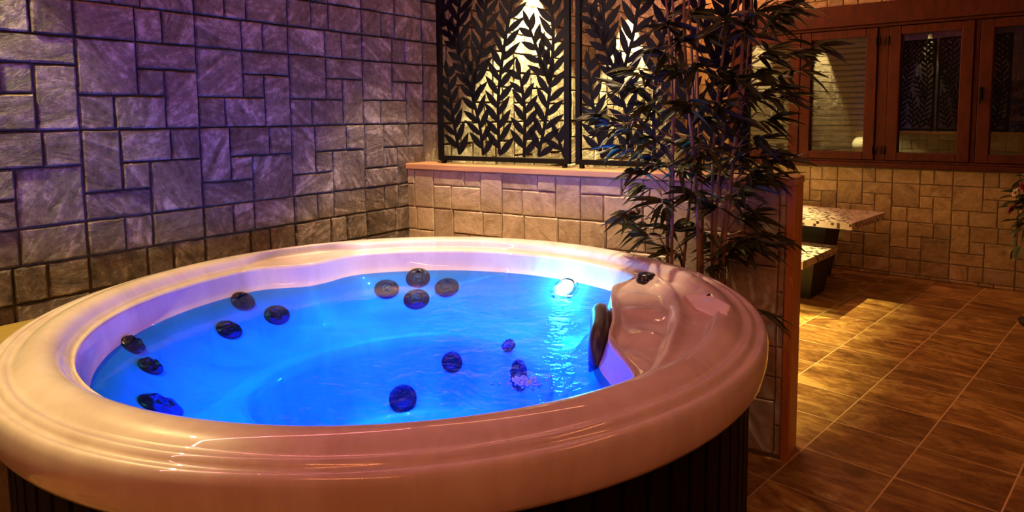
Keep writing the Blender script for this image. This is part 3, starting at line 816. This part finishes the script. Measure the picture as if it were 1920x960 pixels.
bm = bmesh.new(); lathe(bm, [(0, 0), (.10, 0), (.10, .02), (.015, .035), (.013, .86), (.04, .868), (.04, .88), (0, .88)], 24)
gs = empty('globe_lamp', (-2.42, 3.16, 0), label='unlit white globe lamp behind the low wall, seen only mirrored in the window', cat='lamp')
obj('stand', bm, M['black_metal'], gs)
bm = bmesh.new(); bmesh.ops.create_uvsphere(bm, u_segments=32, v_segments=20, radius=.105, matrix=Matrix.Translation((0, 0, .978))); obj('globe', bm, M['globe'], gs, smooth=True)

# ------------------------------------------------------------------ lights
def fixture_strip(name, a, b, label, mt):
    a, b = Vector(a), Vector(b); L = (b-a).length; d = (b-a).normalized()
    root = empty(name, a, label=label, cat='light', group='pink light strips along the ceiling')
    root.rotation_euler = (0, 0, atan2(d.y, d.x))
    bm = bmesh.new(); box(bm, (0, -.02, .012), (L, .02, .03)); obj('channel', bm, M['chrome'], root)
    bm = bmesh.new(); box(bm, (.01, -.012, 0), (L-.01, .012, .0115)); obj('diffuser', bm, mt, root)
pink = emit('pink_led', (1, .31, .11), 125)
fixture_strip('light_strip', (-2.42, 5.0, CEIL-.031), (-2.2, 6.45, CEIL-.031), 'pink ceiling light strip in the corner by the window wall', emit('pink_led_bright', (1, .40, .22), 300))
fixture_strip('light_strip', (-2.35, -1.6, CEIL-.031), (-2.35, 2.4, CEIL-.031), 'pink ceiling light strip along the left wall', emit('pink_led_dim', (1, .24, .26), 62))
fixture_strip('light_strip', (.45, 2.2, CEIL-.031), (1.1, 1.2, CEIL-.031), 'pink ceiling light strip to the right of the hot tub', emit('pink_led_soft', (1, .34, .12), 70))
fixture_strip('light_strip', (-.7, -.9, CEIL-.031), (1.3, -1.6, CEIL-.031), 'pink ceiling light strip on the near side of the room', pink)
fixture_strip('light_strip', (-2.4, 2.60, CEIL-.031), (-.7, 2.68, CEIL-.031), 'pink ceiling light strip above the low wall', emit('pink_led_faint', (1, .36, .22), 34))
def spot(name, loc, target, energy, col, size=1.9, blend=.35, rad=.02):
    l = bpy.data.lights.new(name, 'SPOT'); l.energy = energy; l.color = col; l.spot_size = size; l.spot_blend = blend; l.shadow_soft_size = rad
    o = bpy.data.objects.new(name, l); COL.objects.link(o); o.location = loc
    o.rotation_euler = (Vector(target)-Vector(loc)).to_track_quat('-Z', 'Y').to_euler(); return o
def downlight(loc, energy, label, tgt=None, col=(1, .84, .33), size=1.5):
    root = empty('spotlight', loc, label=label, cat='light', group='round spotlights along the left wall')
    bm = bmesh.new(); lathe(bm, [(.035, .07), (.042, .06), (.042, .0), (.034, .0), (.030, .03), (0, .035)], 24); obj('housing', bm, M['black_metal'], root)
    bm = bmesh.new(); box(bm, (-.10, -.012, .03), (-.04, .012, .05)); obj('bracket', bm, M['black_metal'], root)
    x, y, z = loc
    spot('spot_beam', (x, y, z-.005), tgt or (x, y, 0), energy, col, size)
downlight((WX+.14, 3.93, 2.36), 1000, 'round spotlight on the left wall behind the first leaf screen')
downlight((WX+.14, 5.42, 2.36), 1000, 'round spotlight on the left wall behind the second leaf screen')
downlight((WX+.14, .2, 2.86), 260, 'round spotlight high on the left wall beside the hot tub', size=1.4)

downlight((-1.95, 2.26, 2.9), 260, 'round ceiling spotlight over the back left rim of the hot tub', tgt=(-2.0, 2.62, 0), col=(1, .74, .46), size=.92)
downlight((-1.55, 2.28, 2.9), 170, 'round ceiling spotlight over the back rim of the hot tub', tgt=(-1.6, 2.68, 0), col=(1, .68, .46), size=.92)
def point(name, loc, energy, col, rad=.1):
    l = bpy.data.lights.new(name, 'POINT'); l.energy = energy; l.color = col; l.shadow_soft_size = rad
    o = bpy.data.objects.new(name, l); COL.objects.link(o); o.location = loc; return o
pw = TO + lp + ln*.055
point('underwater_glow', pw, 6.0, (.02, .62, 1), .03)
l = bpy.data.lights.new('underwater_fill', 'AREA'); l.shape = 'DISK'; l.size = 1.3; l.energy = 100; l.color = (0, .027, 1)  # unseen fill disc, added below the surface to light the basin evenly
o = bpy.data.objects.new('underwater_fill', l); COL.objects.link(o); o.location = (CX, CY, .722)

w = bpy.data.worlds.new('world'); scene.world = w; w.use_nodes = True
w.node_tree.nodes['Background'].inputs[0].default_value = (.05, .03, .02, 1); w.node_tree.nodes['Background'].inputs[1].default_value = .05

vs = scene.view_settings
vs.view_transform = 'Standard'; vs.look = 'None'; vs.gamma = 1; vs.use_curve_mapping = False; vs.exposure = 0
scene.display_settings.display_device = 'sRGB'
